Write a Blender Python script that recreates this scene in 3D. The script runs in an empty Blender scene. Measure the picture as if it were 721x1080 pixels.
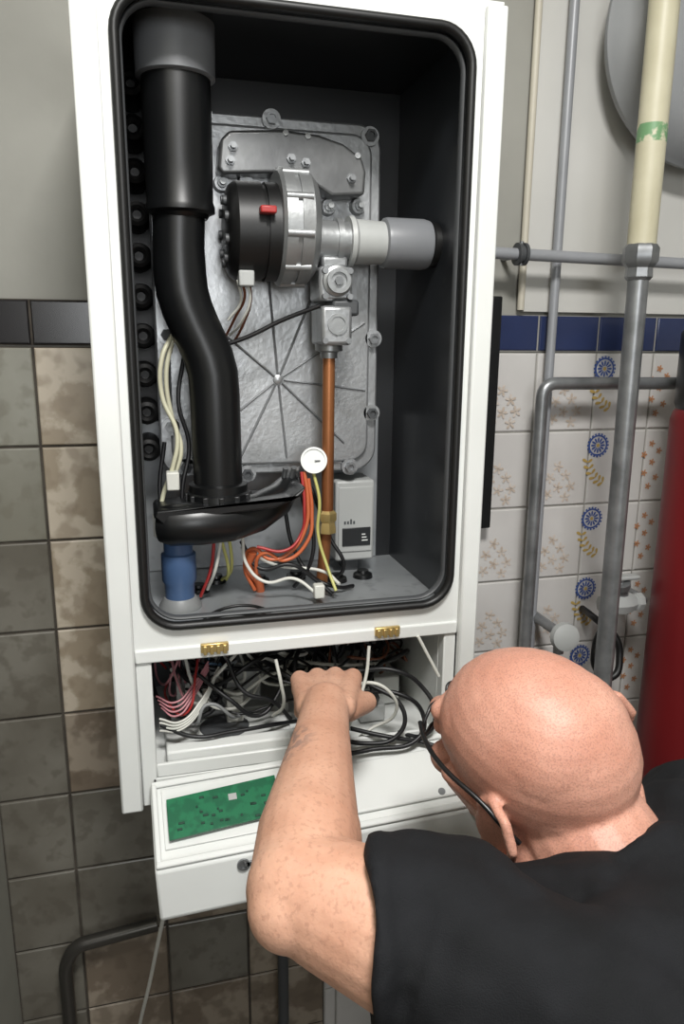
import bpy, math, random
from mathutils import Vector, Matrix
random.seed(7)
scene=bpy.context.scene
scene.view_settings.view_transform='Standard'
V=Vector

# ---------------------------------------------------------------- materials
def srgb(c):
    return tuple(((v/255)/12.92 if v/255<=.04045 else (((v/255)+.055)/1.055)**2.4) for v in c)
def mat(name,rgb,rough=.5,metal=0,rgb2=None,nscale=8,bump=0,bscale=60,contrast=.2,sss=0,coat=0,detail=4,stretch=None,spec=.5,speck=None,patch=None):
    m=bpy.data.materials.new(name); m.use_nodes=True
    nt=m.node_tree; b=nt.nodes['Principled BSDF']
    c=srgb(rgb)
    b.inputs['Base Color'].default_value=(*c,1)
    b.inputs['Roughness'].default_value=rough
    b.inputs['Metallic'].default_value=metal
    b.inputs['Specular IOR Level'].default_value=spec
    if sss:
        b.inputs['Subsurface Weight'].default_value=sss
        b.inputs['Subsurface Radius'].default_value=(.01,.004,.002)
        b.inputs['Subsurface Scale'].default_value=.5
    if coat: b.inputs['Coat Weight'].default_value=coat
    tc=nt.nodes.new('ShaderNodeTexCoord')
    src=tc.outputs['Object']
    if stretch:
        mp=nt.nodes.new('ShaderNodeMapping'); mp.inputs['Scale'].default_value=stretch
        nt.links.new(src,mp.inputs[0]); src=mp.outputs[0]
    n=nt.nodes.new('ShaderNodeTexNoise'); n.inputs['Scale'].default_value=nscale; n.inputs['Detail'].default_value=detail
    nt.links.new(src,n.inputs['Vector'])
    cr=nt.nodes.new('ShaderNodeValToRGB')
    cr.color_ramp.elements[0].position=.5-contrast; cr.color_ramp.elements[1].position=.5+contrast
    if rgb2 is None: rgb2=tuple(v*.93 for v in rgb)
    cr.color_ramp.elements[0].color=(*c,1); cr.color_ramp.elements[1].color=(*srgb(rgb2),1)
    nt.links.new(n.outputs['Fac'],cr.inputs[0]); out=cr.outputs[0]
    if speck:
        n3=nt.nodes.new('ShaderNodeTexNoise'); n3.inputs['Scale'].default_value=speck[1]; n3.inputs['Detail'].default_value=2
        nt.links.new(src,n3.inputs['Vector'])
        r3=nt.nodes.new('ShaderNodeValToRGB'); r3.color_ramp.elements[0].position=speck[2]; r3.color_ramp.elements[1].position=speck[2]+.12
        r3.color_ramp.elements[1].color=(speck[3],)*3+(1,)
        nt.links.new(n3.outputs['Fac'],r3.inputs[0])
        mx=nt.nodes.new('ShaderNodeMix'); mx.data_type='RGBA'
        nt.links.new(r3.outputs[0],mx.inputs[0]); nt.links.new(out,mx.inputs[6]); mx.inputs[7].default_value=(*srgb(speck[0]),1)
        out=mx.outputs[2]
    if patch:   # small inked tattoo: (centre, radius, rgb, strength)
        vm_=nt.nodes.new('ShaderNodeVectorMath'); vm_.operation='DISTANCE'; vm_.inputs[1].default_value=patch[0]
        nt.links.new(tc.outputs['Object'],vm_.inputs[0])
        mr=nt.nodes.new('ShaderNodeMapRange'); mr.inputs[1].default_value=patch[1]*.6; mr.inputs[2].default_value=patch[1]; mr.inputs[3].default_value=1; mr.inputs[4].default_value=0
        nt.links.new(vm_.outputs['Value'],mr.inputs[0])
        wv=nt.nodes.new('ShaderNodeTexNoise'); wv.inputs['Scale'].default_value=110; wv.inputs['Detail'].default_value=1
        nt.links.new(tc.outputs['Object'],wv.inputs['Vector'])
        r4=nt.nodes.new('ShaderNodeValToRGB'); r4.color_ramp.elements[0].position=.44; r4.color_ramp.elements[1].position=.56
        r4.color_ramp.elements[1].color=(patch[3],)*3+(1,)
        nt.links.new(wv.outputs['Fac'],r4.inputs[0])
        mu=nt.nodes.new('ShaderNodeMath'); mu.operation='MULTIPLY'; nt.links.new(mr.outputs[0],mu.inputs[0]); nt.links.new(r4.outputs[0],mu.inputs[1])
        mx=nt.nodes.new('ShaderNodeMix'); mx.data_type='RGBA'
        nt.links.new(mu.outputs[0],mx.inputs[0]); nt.links.new(out,mx.inputs[6]); mx.inputs[7].default_value=(*srgb(patch[2]),1)
        out=mx.outputs[2]
    nt.links.new(out,b.inputs['Base Color'])
    if bump:
        n2=nt.nodes.new('ShaderNodeTexNoise'); n2.inputs['Scale'].default_value=bscale; n2.inputs['Detail'].default_value=5
        nt.links.new(src,n2.inputs['Vector'])
        bp=nt.nodes.new('ShaderNodeBump'); bp.inputs['Strength'].default_value=bump; bp.inputs['Distance'].default_value=.003
        nt.links.new(n2.outputs['Fac'],bp.inputs['Height']); nt.links.new(bp.outputs[0],b.inputs['Normal'])
    return m
M={}
M['white']=mat('white_enamel',(220,222,219),.35,nscale=5,rgb2=(210,212,209))
M['liner']=mat('dark_grey_liner',(30,32,35),.32,rgb2=(44,47,51),nscale=4,speck=((78,80,82),60,.66,.3))
M['linerb']=mat('black_liner_back',(18,19,21),.4,rgb2=(28,30,32),nscale=4)
M['linerf']=mat('grey_metal_floor',(160,163,165),.34,.35,rgb2=(130,134,136),nscale=7,speck=((98,100,100),35,.58,.4))
M['rubber']=mat('black_rubber',(16,16,16),.45)
M['blackpl']=mat('black_plastic',(13,14,15),.34,rgb2=(18,19,20))
M['alu']=mat('cast_aluminium',(184,186,187),.36,.65,rgb2=(154,156,158),nscale=8,bump=.16,bscale=140,speck=((128,128,126),22,.56,.35))
M['alu2']=mat('machined_aluminium',(170,172,172),.4,.65,rgb2=(140,142,143),nscale=12,bump=.1,bscale=160)
M['hood']=mat('grey_cast_metal',(140,141,141),.32,.7,rgb2=(104,105,106),nscale=9,bump=.12)
M['greypl']=mat('grey_plastic',(120,122,125),.4)
M['lgrey']=mat('light_grey_plastic',(168,170,168),.45)
M['blue']=mat('blue_plastic',(70,96,134),.4)
M['copper']=mat('copper_tube',(180,120,76),.36,.55,rgb2=(134,84,52),nscale=14,stretch=(1,1,.3))
M['brass']=mat('brass',(206,180,120),.3,.7)
M['steel']=mat('galvanised_steel',(156,158,160),.38,.7,rgb2=(120,122,123),nscale=24,detail=6)
M['paintpipe']=mat('grey_painted_pipe',(150,152,156),.4,.1)
M['green']=mat('pcb_green',(14,88,58),.35,rgb2=(22,104,68),nscale=70,contrast=.05)
M['greend']=mat('pcb_component',(12,60,42),.4)
M['wblack']=mat('wire_black',(18,18,20),.45)
M['wwhite']=mat('wire_white',(206,206,198),.45)
M['wcream']=mat('wire_cream',(196,194,168),.45)
M['wgrey']=mat('wire_grey',(130,132,132),.45)
M['wred']=mat('wire_red',(166,48,46),.4)
M['worange']=mat('wire_orange',(190,98,58),.4)
M['wblue']=mat('wire_blue',(104,136,166),.4)
M['wyellow']=mat('wire_yellow',(186,184,110),.4)
M['wbrown']=mat('wire_brown',(112,66,44),.4)
M['wpink']=mat('wire_pink',(182,124,130),.4)
M['label']=mat('dark_label',(34,36,38),.4)
M['red']=mat('red_paint',(116,18,22),.45,rgb2=(98,14,19),nscale=4,detail=6)
M['plasterL']=mat('grey_plaster',(156,155,148),.8,rgb2=(140,139,132),nscale=4,bump=.2,bscale=30)
M['plasterS']=mat('side_plaster',(160,160,150),.8,rgb2=(145,144,134),nscale=5,bump=.2,bscale=30)
M['board']=mat('white_board',(198,197,193),.7,rgb2=(186,185,180),nscale=4)
M['grout']=mat('dark_grout',(78,72,64),.9,rgb2=(50,45,39),nscale=20)
M['groutR']=mat('light_grout',(150,148,142),.9)
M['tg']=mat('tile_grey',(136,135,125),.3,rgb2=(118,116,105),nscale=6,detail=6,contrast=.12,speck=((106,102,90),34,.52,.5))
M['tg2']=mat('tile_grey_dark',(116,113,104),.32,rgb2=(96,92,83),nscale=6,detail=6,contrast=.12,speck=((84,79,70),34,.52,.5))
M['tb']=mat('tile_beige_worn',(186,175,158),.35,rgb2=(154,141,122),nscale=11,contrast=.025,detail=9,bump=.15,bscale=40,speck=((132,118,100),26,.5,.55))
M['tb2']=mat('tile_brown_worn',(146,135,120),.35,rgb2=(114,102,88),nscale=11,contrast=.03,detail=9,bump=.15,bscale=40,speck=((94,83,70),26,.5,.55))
M['tdark']=mat('tile_black',(30,28,30),.2)
M['tnavy']=mat('tile_navy',(48,58,92),.2,rgb2=(34,42,72),nscale=6)
M['tcream']=mat('tile_cream',(204,202,199),.2,rgb2=(190,187,184),nscale=6)
M['mblue']=mat('motif_blue',(66,90,152),.3)
M['mgold']=mat('motif_gold',(190,162,96),.3)
M['mor']=mat('motif_orange',(188,134,96),.3)
M['mfaint']=mat('motif_faint',(184,170,156),.3,rgb2=(198,188,178),nscale=90,contrast=.05)
M['floor']=mat('floor_tile',(104,98,90),.5)
M['ceil']=mat('ceiling_paint',(214,214,210),.8)
M['skin']=mat('skin_scalp',(184,130,110),.48,rgb2=(204,154,134),nscale=16,bump=.16,bscale=380,sss=.1,speck=((132,92,80),620,.5,.38),spec=.4)
M['skinarm']=mat('skin_arm',(186,140,116),.56,rgb2=(202,158,134),nscale=22,bump=.16,bscale=300,sss=.08,speck=((140,98,80),240,.55,.3),contrast=.15,patch=((.120,.672,1.142),.042,(84,82,88),.5),spec=.35)
M['shirt']=mat('black_tshirt',(15,16,18),.85,rgb2=(22,23,26),nscale=20,bump=.3,bscale=900,spec=.25)
M['jeans']=mat('dark_trousers',(34,38,50),.85)
M['shoe']=mat('black_leather',(20,20,20),.5)
M['dgrey']=mat('dark_grey',(70,72,74),.5)

# ---------------------------------------------------------------- helpers
def link(o,parent=None):
    scene.collection.objects.link(o)
    if parent: o.parent=parent
    return o
def empty(name,loc=(0,0,0)):
    e=bpy.data.objects.new(name,None); e.empty_display_size=.05
    scene.collection.objects.link(e); return e
def mesh(name,vs,fs,m,parent=None,smooth=True,bevel=0,angle=40,seg=2):
    me=bpy.data.meshes.new(name); me.from_pydata([tuple(v) for v in vs],[],fs); me.validate(); me.update()
    import bmesh
    bm=bmesh.new(); bm.from_mesh(me); bmesh.ops.recalc_face_normals(bm,faces=bm.faces); bm.to_mesh(me); bm.free()
    if smooth:
        for p in me.polygons: p.use_smooth=True
        me.set_sharp_from_angle(angle=math.radians(angle))
    me.materials.append(m if not isinstance(m,str) else M[m])
    o=bpy.data.objects.new(name,me); link(o,parent)
    if bevel:
        b=o.modifiers.new('bevel','BEVEL'); b.width=bevel; b.segments=seg; b.limit_method='ANGLE'
    return o
def box(name,x0,x1,y0,y1,z0,z1,m,parent=None,bevel=.0015):
    vs=[(x,y,z) for x in (x0,x1) for y in (y0,y1) for z in (z0,z1)]
    fs=[(0,1,3,2),(4,6,7,5),(0,4,5,1),(2,3,7,6),(0,2,6,4),(1,5,7,3)]
    return mesh(name,vs,fs,m,parent,True,bevel)
def frame_axes(d):
    d=V(d).normalized(); a=V((0,0,1)) if abs(d.z)<.9 else V((1,0,0))
    s=d.cross(a).normalized(); t=d.cross(s).normalized(); return d,s,t
def lathe(name,p0,axis,prof,m,parent=None,seg=36,bevel=0,angle=35):
    d,s,t=frame_axes(axis); p0=V(p0); vs=[];fs=[]
    for (h,r) in prof:
        for i in range(seg):
            a=2*math.pi*i/seg; vs.append(p0+d*h+(s*math.cos(a)+t*math.sin(a))*max(r,1e-5))
    n=len(prof)
    for j in range(n-1):
        for i in range(seg):
            k=(i+1)%seg; fs.append((j*seg+i,j*seg+k,(j+1)*seg+k,(j+1)*seg+i))
    fs.append(tuple(range(seg))); fs.append(tuple(range((n-1)*seg,n*seg)))
    return mesh(name,vs,fs,m,parent,True,bevel,angle)
def cyl(name,p0,p1,r,m,parent=None,r1=None,seg=32,bevel=0):
    p0,p1=V(p0),V(p1); L=(p1-p0).length
    return lathe(name,p0,p1-p0,[(0,r),(L,r if r1 is None else r1)],m,parent,seg,bevel)
def tube(name,splines,r,m,parent=None):
    cu=bpy.data.curves.new(name,'CURVE'); cu.dimensions='3D'; cu.bevel_depth=r; cu.bevel_resolution=4; cu.resolution_u=10; cu.use_fill_caps=True
    for pts in splines:
        sp=cu.splines.new('BEZIER'); sp.bezier_points.add(len(pts)-1)
        for b,p in zip(sp.bezier_points,pts):
            b.co=p; b.handle_left_type=b.handle_right_type='AUTO'
    cu.materials.append(M[m]); o=bpy.data.objects.new(name,cu); return link(o,parent)
def elbow_pipe(name,pts,r,m,parent=None,rad=.03):
    pts=[V(p) for p in pts]; path=[pts[0]]
    for i in range(1,len(pts)-1):
        a,b,c=pts[i-1],pts[i],pts[i+1]; u=(a-b).normalized(); w=(c-b).normalized()
        for k in range(9):
            t=k/8; path.append((b+u*rad)*(1-t)**2+b*2*t*(1-t)+(b+w*rad)*t*t)
    path.append(pts[-1]); return sweep(name,path,[r]*len(path),m,parent)
def sweep(name,path,rs,m,parent=None,seg=28,flat=1.0):
    path=[V(p) for p in path]; vs=[];fs=[]; s=None
    for i,p in enumerate(path):
        d=(path[min(i+1,len(path)-1)]-path[max(i-1,0)]).normalized()
        if s is None: _,s,_=frame_axes(d)
        s=(s-d*s.dot(d)).normalized(); t=d.cross(s)
        for k in range(seg):
            a=2*math.pi*k/seg; vs.append(p+(s*math.cos(a)+t*math.sin(a)*flat)*rs[i])
    for j in range(len(path)-1):
        for i in range(seg):
            k=(i+1)%seg; fs.append((j*seg+i,j*seg+k,(j+1)*seg+k,(j+1)*seg+i))
    fs.append(tuple(range(seg))); n=len(path); fs.append(tuple(range((n-1)*seg,n*seg)))
    return mesh(name,vs,fs,m,parent)
def prism(name,pts,y0,y1,m,parent=None,bevel=.002,seg=2):
    n=len(pts); vs=[(x,y0,z) for x,z in pts]+[(x,y1,z) for x,z in pts]
    fs=[tuple(range(n)),tuple(range(n,2*n))]+[(i,(i+1)%n,n+(i+1)%n,n+i) for i in range(n)]
    return mesh(name,vs,fs,m,parent,True,bevel,40,seg)
def xprism(name,pts,x0,x1,m,parent=None,bevel=.002):
    n=len(pts); vs=[(x0,y,z) for y,z in pts]+[(x1,y,z) for y,z in pts]
    fs=[tuple(range(n)),tuple(range(n,2*n))]+[(i,(i+1)%n,n+(i+1)%n,n+i) for i in range(n)]
    return mesh(name,vs,fs,m,parent,True,bevel)
def rrect(x0,x1,z0,z1,r,n=8):
    out=[]
    for cx,cz,a0 in ((x1-r,z1-r,0),(x0+r,z1-r,90),(x0+r,z0+r,180),(x1-r,z0+r,270)):
        for k in range(n+1):
            a=math.radians(a0+90*k/n); out.append((cx+r*math.cos(a),cz+r*math.sin(a)))
    return out
def ring(name,outer,hole,y0,y1,m,parent=None,bevel=.001):
    x0,x1,z0,z1=outer; n=len(hole); q=n//4; o=[]
    for i,(x,z) in enumerate(hole):
        c=i//q; k=i%q; mid=(q-1)/2
        cx=(x1,x0,x0,x1)[c]; cz=(z1,z1,z0,z0)[c]
        if c in(0,2): o.append((cx,z) if k<mid else ((x,cz) if k>mid else (cx,cz)))
        else: o.append((x,cz) if k<mid else ((cx,z) if k>mid else (cx,cz)))
    vs=[(x,y0,z) for x,z in hole]+[(x,y0,z) for x,z in o]+[(x,y1,z) for x,z in hole]+[(x,y1,z) for x,z in o]
    fs=[]
    for i in range(n):
        k=(i+1)%n
        fs+= [(i,k,n+k,n+i),(2*n+i,2*n+k,3*n+k,3*n+i),(i,k,2*n+k,2*n+i),(n+i,n+k,3*n+k,3*n+i)]
    return mesh(name,vs,fs,m,parent,True,0)

# ---------------------------------------------------------------- room
WY=1.31
box('wall_back',-.283,2.3,WY,WY+.1,0,2.7,'plasterL',None,0)
box('wall_left',-.383,-.283,-1.8,WY+.1,0,2.7,'plasterS',None,0)
box('wall_right',2.3,2.4,-1.8,WY+.1,0,2.7,'board',None,0)
box('wall_front',-.383,2.4,-1.9,-1.8,0,2.7,'plasterL',None,0)
box('floor',-.383,2.4,-1.9,WY+.1,-.1,0,'floor',None,0)
box('ceiling',-.383,2.4,-1.9,WY+.1,2.7,2.8,'ceil',None,0)
box('wall_panel',.69,2.29,WY-.012,WY,1.597,2.69,'board',None,.001)

def tiles(name,xs,zs,pick,groutm,y=WY,th=.007,gap=.0016):
    vs=[];fs=[];mi=[];ms=[]
    def slot(m):
        if m not in ms: ms.append(m)
        return ms.index(m)
    gx0,gx1,gz0,gz1=min(xs),max(xs),min(zs),max(zs)
    b=len(vs); vs+=[(gx0,y-.004,gz0),(gx1,y-.004,gz0),(gx1,y-.004,gz1),(gx0,y-.004,gz1)]; fs.append((b,b+1,b+2,b+3)); mi.append(slot(groutm))
    for i in range(len(xs)-1):
        for j in range(len(zs)-1):
            x0,x1=xs[i]+gap,xs[i+1]-gap; z0,z1=sorted((zs[j],zs[j+1])); z0+=gap; z1-=gap
            t=.0025; w=random.uniform(-.0006,.0006); b=len(vs)
            vs+=[(x0,y-.004,z0),(x1,y-.004,z0),(x1,y-.004,z1),(x0,y-.004,z1)]
            vs+=[(x0+t*.3,y-th+.001+w,z0+t*.3),(x1-t*.3,y-th+.001+w,z0+t*.3),(x1-t*.3,y-th+.001+w,z1-t*.3),(x0+t*.3,y-th+.001+w,z1-t*.3)]
            vs+=[(x0+t,y-th+w,z0+t),(x1-t,y-th+w,z0+t),(x1-t,y-th+w,z1-t),(x0+t,y-th+w,z1-t)]
            s=slot(pick(i,j,(x0+x1)/2,(z0+z1)/2))
            for a in range(4):
                c=(a+1)%4
                fs+=[(b+a,b+c,b+4+c,b+4+a),(b+4+a,b+4+c,b+8+c,b+8+a)]; mi+=[s,s]
            fs.append((b+8,b+9,b+10,b+11)); mi.append(s)
    o=mesh(name,vs,fs,ms[0],None,False)
    o.data.materials.clear()
    for m in ms: o.data.materials.append(M[m])
    for p,k in zip(o.data.polygons,mi): p.material_index=k
    return o
xsL=[-.283]+[-.162+.16*k for k in range(4)]
zsL=[1.53-.16*k for k in range(10)]+[0]
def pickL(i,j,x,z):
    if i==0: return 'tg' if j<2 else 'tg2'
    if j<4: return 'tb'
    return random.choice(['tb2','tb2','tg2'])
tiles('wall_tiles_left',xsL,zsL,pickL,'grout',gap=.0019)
tiles('tile_border_left',xsL,[1.603,1.532],lambda *a:'tdark','grout')
xsR=[.318]+[.345+.128*k for k in range(16)]
zsR=[1.523-.15*k for k in range(11)]+[0]
tiles('wall_tiles_right',xsR,zsR,lambda *a:'tcream','groutR')
tiles('tile_border_right',xsR,[1.592,1.525],lambda *a:'tnavy','groutR')
def motifs():
    data={'mblue':([],[]),'mgold':([],[]),'mor':([],[]),'mfaint':([],[])}
    y=WY-.0085
    def leaf(key,cx,cz,ang,l,w,dy=0):
        vs,fs=data[key]; b=len(vs); n=10
        for k in range(n):
            t=2*math.pi*k/n; a=l/2*(1+math.cos(t)); c=w/2*math.sin(t)*(1 if math.cos(t)>0 else .8)
            vs.append((cx+a*math.cos(ang)-c*math.sin(ang),y-dy,cz+a*math.sin(ang)+c*math.cos(ang)))
        fs.append(tuple(range(b,b+n)))
    def ringm(key,cx,cz,r0,r1,dy=0):
        vs,fs=data[key]; b=len(vs); n=24
        for k in range(n):
            t=2*math.pi*k/n
            vs.append((cx+r0*math.cos(t),y-dy,cz+r0*math.sin(t))); vs.append((cx+r1*math.cos(t),y-dy,cz+r1*math.sin(t)))
        for k in range(n):
            c=(k+1)%n; fs.append((b+2*k,b+2*c,b+2*c+1,b+2*k+1))
    for row in range(7):
        zt=1.523-.15*row
        for X in (.875,1.131,1.387):
            cx,cz=X,zt-.03
            ringm('mblue',cx,cz,.0178,.0212)
            for k in range(12): leaf('mblue',cx+.005*math.cos(k*.5236),cz+.005*math.sin(k*.5236),k*.5236,.011,.0042,.0002)
            for k in range(20): leaf('mblue',cx+.021*math.cos(k*.314),cz+.021*math.sin(k*.314),k*.314,.0035,.005,.0002)
            ringm('mgold',cx,cz,0.0001,.0035,.0003)
            for k in range(6):
                a=math.radians(200+k*16); px=cx+.034*math.cos(a)+.012; pz=cz-.022+.034*math.sin(a)-.004*k
                leaf('mgold',px,pz,math.radians(150+12*k),.014,.0065)
                leaf('mgold',px,pz,math.radians(30+12*k),.012,.006)
        for X in (1.0,1.256):
            for (dx,dz) in ((0,-.03),(.018,-.045),(-.016,-.052),(.004,-.068),(-.012,-.09),(.016,-.1),(.0,-.118)):
                for k in range(5): leaf('mor',X+dx,zt+dz,k*1.2566,.0075,.004)
        for X in (.66,.79,.53):
            for (dx,dz) in ((.0,-.07),(.018,-.088),(-.016,-.092),(.03,-.11),(.002,-.112),(-.02,-.125),(.02,-.132)):
                for k in range(5): leaf('mfaint',X+dx,zt+dz,k*1.2566+dx*20,.012,.0055)
    p=empty('tile_flower_motifs')
    for k,(vs,fs) in data.items(): mesh('motif_'+k,vs,fs,k,p,False)
motifs()

# ---------------------------------------------------------------- boiler
B=empty('gas_boiler')
HT=1.911
hole=rrect(-.012,.409,1.182,HT,.045)
ring('front_frame',(-.05,.442,1.154,1.938),hole,.93,.945,'white',B)
box('side_rail_left',-.052,-.024,.918,.93,.93,1.938,'white',B,.003)
box('side_rail_right',.420,.446,.918,.93,.93,1.934,'white',B,.003)
box('side_panel_left',-.052,-.047,.93,1.303,.93,1.938,'white',B)
box('side_panel_right',.441,.446,.93,1.303,.93,1.938,'white',B)
box('top_panel',-.052,.446,.93,1.303,1.937,1.942,'white',B)
box('liner_left',-.02,-.0145,.945,1.215,1.17,1.922,'liner',B)
box('liner_right',.4115,.417,.945,1.215,1.17,1.922,'liner',B)
box('liner_top',-.02,.417,.945,1.215,1.914,1.920,'linerb',B)
box('liner_back',-.02,.417,1.21,1.216,1.17,1.922,'linerb',B)
box('liner_back_lower',-.0145,.385,1.204,1.2095,1.174,1.42,'linerf',B,.002)
box('liner_floor',-.02,.417,.945,1.215,1.166,1.174,'linerf',B)
box('rear_plate',-.05,.444,1.297,1.303,.95,1.93,'dgrey',B)
g=rrect(-.008,.405,1.186,HT-.004,.042)
def loop_tube(name,pts,y,r,m,parent,flat=1):
    path=[V((x,y,z)) for x,z in pts]; n=len(path); seg=12; vs=[];fs=[]
    for i,p in enumerate(path):
        d=(path[(i+1)%n]-path[i-1]).normalized(); s=V((0,1,0)); t=d.cross(s)
        for k in range(seg):
            a=2*math.pi*k/seg; vs.append(p+s*math.cos(a)*r*flat+t*math.sin(a)*r)
    for j in range(n):
        for k in range(seg): fs.append((j*seg+k,j*seg+(k+1)%seg,((j+1)%n)*seg+(k+1)%seg,((j+1)%n)*seg+k))
    return mesh(name,vs,fs,m,parent)
loop_tube('door_gasket',g,.926,.0058,'rubber',B,1.2)
loop_tube('inner_lip',rrect(-.003,.400,1.192,HT-.01,.04),.94,.003,'dgrey',B,2)

P0=1.12
prism('exchanger_flange',rrect(.024,.354,1.345,1.845,.035),P0,P0+.02,'alu',B,.003)
prism('exchanger_body',rrect(.034,.344,1.355,1.835,.03),P0+.02,1.209,'dgrey',B,.003)
prism('exchanger_panel',rrect(.040,.339,1.360,1.830,.03),P0-.008,P0,'alu',B,.004,3)
cx,cz=.198,1.487
for i,(tx,tz) in enumerate([(.062,1.60),(.08,1.395),(.14,1.372),(.21,1.37),(.30,1.39),(.333,1.47),(.33,1.57),(.26,1.63),(.185,1.64)]):
    a=V((cx,P0-.008,cz)); b=V((tx,P0-.008,tz)); d=(b-a).normalized(); s=V((0,1,0)).cross(d)*.002
    a2=a+d*.008
    vs=[a2+s,a2-s,b-s,b+s,a2+V((0,-.005,0)),b+V((0,-.004,0))]
    mesh('plate_rib_%d'%i,vs,[(0,4,5,3),(1,2,5,4),(0,1,4),(3,5,2)],'alu',B,False)
lathe('rib_boss',(cx,P0-.006,cz),(0,-1,0),[(0,.008),(.005,.007),(.007,.003),(.007,0)],'alu',B)
for i,(bx,bz) in enumerate([(.193,1.84),(.10,1.838),(.335,1.828),(.345,1.547),(.344,1.435),(.347,1.68),(.31,1.352),(.15,1.347),(.04,1.55),(.04,1.42),(.04,1.70),(.06,1.36)]):
    lathe('bolt_lug_%d'%i,(bx,P0+.012,bz),(0,-1,0),[(0,.013),(.020,.013)],'alu',B,20)
    lathe('lug_bolt_%d'%i,(bx,P0-.008,bz),(0,-1,0),[(0,.0085),(.008,.0085),(.008,.005),(.004,.005),(.004,0)],'dgrey' if i%3 else 'steel',B,6)
hoodp=[(.118,1.800),(.13,1.812),(.20,1.818),(.25,1.815),(.285,1.806),(.312,1.79),(.318,1.772),(.316,1.742),(.27,1.738),(.235,1.757),(.21,1.765),(.12,1.758),(.114,1.765)]
prism('burner_hood',hoodp,1.072,P0-.008,'hood',B,.018,6)
for i,(bx,bz) in enumerate([(.122,1.752),(.155,1.754),(.205,1.757),(.238,1.748),(.272,1.729),(.316,1.732)]):
    lathe('hood_lug_%d'%i,(bx,1.112,bz),(0,-1,0),[(0,.012),(.012,.010)],'alu',B,16)
    lathe('hood_bolt_%d'%i,(bx,1.10,bz),(0,-1,0),[(0,.0065),(.006,.0065),(.006,.004),(.014,.004),(.014,0)],'alu2',B,16)
for i,(bx,bz) in enumerate([(.205,1.822),(.235,1.82),(.305,1.80)]):
    lathe('hood_top_bolt_%d'%i,(bx,1.09,bz-.012),(0,-1,.2),[(0,.006),(.012,.006),(.012,.004),(.020,.004),(.020,0)],'alu2',B,16)
for i,(bx,bz) in enumerate([(.130,1.775),(.134,1.792),(.212,1.782),(.232,1.778),(.296,1.762)]):
    lathe('hood_face_bolt_%d'%i,(bx,1.078,bz),(0,-1,0),[(0,.0065),(.010,.0065),(.010,.004),(.018,.004),(.018,0)],'steel',B,6)
FY=1.045
lathe('fan_motor',(.118,FY,1.683),(1,0,0),[(0,.0),(0,.045),(.004,.056),(.012,.062),(.045,.062),(.045,.058),(.05,.058),(.05,.062),(.066,.062)],'rubber',B,48)
for i in range(9):
    a=i*.698; lathe('motor_vent_%d'%i,(.114,FY+.04*math.cos(a),1.683+.04*math.sin(a)),(1,0,0),[(0,.006),(.006,.006)],'dgrey',B,12)
lathe('fan_volute',(.184,FY,1.690),(1,0,0),[(0,.06),(0,.070),(.004,.0745),(.018,.0745),(.018,.071),(.024,.071),(.024,.0745),(.040,.073),(.050,.062),(.055,.04),(.055,.0)],'alu2',B,56)
for i in range(10):
    a=i*math.pi/5+.2
    cyl('volute_lug_%d'%i,(.188,FY+.072*math.cos(a),1.69+.072*math.sin(a)),(.222,FY+.072*math.cos(a),1.69+.072*math.sin(a)),.005,'alu2',B,seg=14)
box('volute_outlet',.186,.234,FY+.01,1.10,1.70,1.765,'hood',B,.006)
lathe('venturi',(.232,FY,1.676),(1,0,0),[(0,.036),(.006,.036),(.006,.028),(.03,.026),(.034,.026),(.034,.030),(.042,.030),(.042,.026),(.054,.026)],'alu2',B)
lathe('air_coupling',(.284,FY,1.676),(1,0,0),[(0,.033),(.006,.034),(.010,.030),(.052,.028)],'lgrey',B)
lathe('air_silencer',(.334,FY,1.676),(1,0,0),[(0,.028),(.002,.033),(.006,.034),(.058,.034),(.066,.032),(.068,.028)],'greypl',B)
lathe('air_intake_end',(.400,FY,1.676),(1,0,0),[(0,.026),(.004,.030),(.016,.030)],'rubber',B)
box('valve_bridge',.244,.280,FY-.02,FY+.03,1.640,1.655,'alu2',B,.004)
box('valve_upper',.238,.285,FY-.03,FY+.03,1.596,1.641,'alu',B,.005)
lathe('valve_cap',(.262,FY-.028,1.622),(0,-1,0),[(0,.02),(.008,.02),(.010,.016),(.016,.016),(.016,.011),(.012,.011),(.012,0)],'alu2',B)
lathe('valve_screw',(.262,FY-.04,1.622),(0,-1,0),[(0,.006),(.005,.006),(.005,0)],'steel',B,6)
box('valve_coil',.256,.293,FY-.034,FY+.02,1.577,1.598,'dgrey',B,.004)
box('valve_lower',.240,.283,FY-.036,FY+.03,1.538,1.590,'alu',B,.005)
lathe('valve_lower_cap',(.262,FY-.034,1.566),(0,-1,0),[(0,.014),(.005,.014),(.005,.010),(.003,.010),(.003,0)],'alu2',B)
for i,(x,z) in enumerate([(.245,1.544),(.278,1.544),(.245,1.602),(.279,1.602),(.245,1.635),(.279,1.635)]):
    lathe('valve_bolt_%d'%i,(x,FY-.03,z),(0,-1,0),[(0,.004),(.008,.004),(.008,0)],'steel',B,12)
lathe('valve_flange',(.259,FY,1.540),(0,0,-1),[(0,.019),(.010,.019),(.012,.012),(.02,.012)],'alu2',B)
elbow_pipe('copper_gas_pipe',[(.259,FY,1.53),(.258,FY,1.36),(.258,FY,1.30),(.256,1.06,1.22),(.252,1.06,1.172)],.0088,'copper',B,.02)
lathe('pipe_nut',(.258,FY+.001,1.30),(0,0,-1),[(0,.0105),(.004,.014),(.014,.014),(.018,.011),(.026,.013),(.034,.013)],'brass',B,6)
fy=1.03
lathe('flue_adapter',(.061,fy,1.960),(0,0,-1),[(0,.049),(.024,.049),(.026,.053),(.034,.053),(.036,.049),(.105,.048),(.107,.044)],'greypl',B,48)
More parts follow.
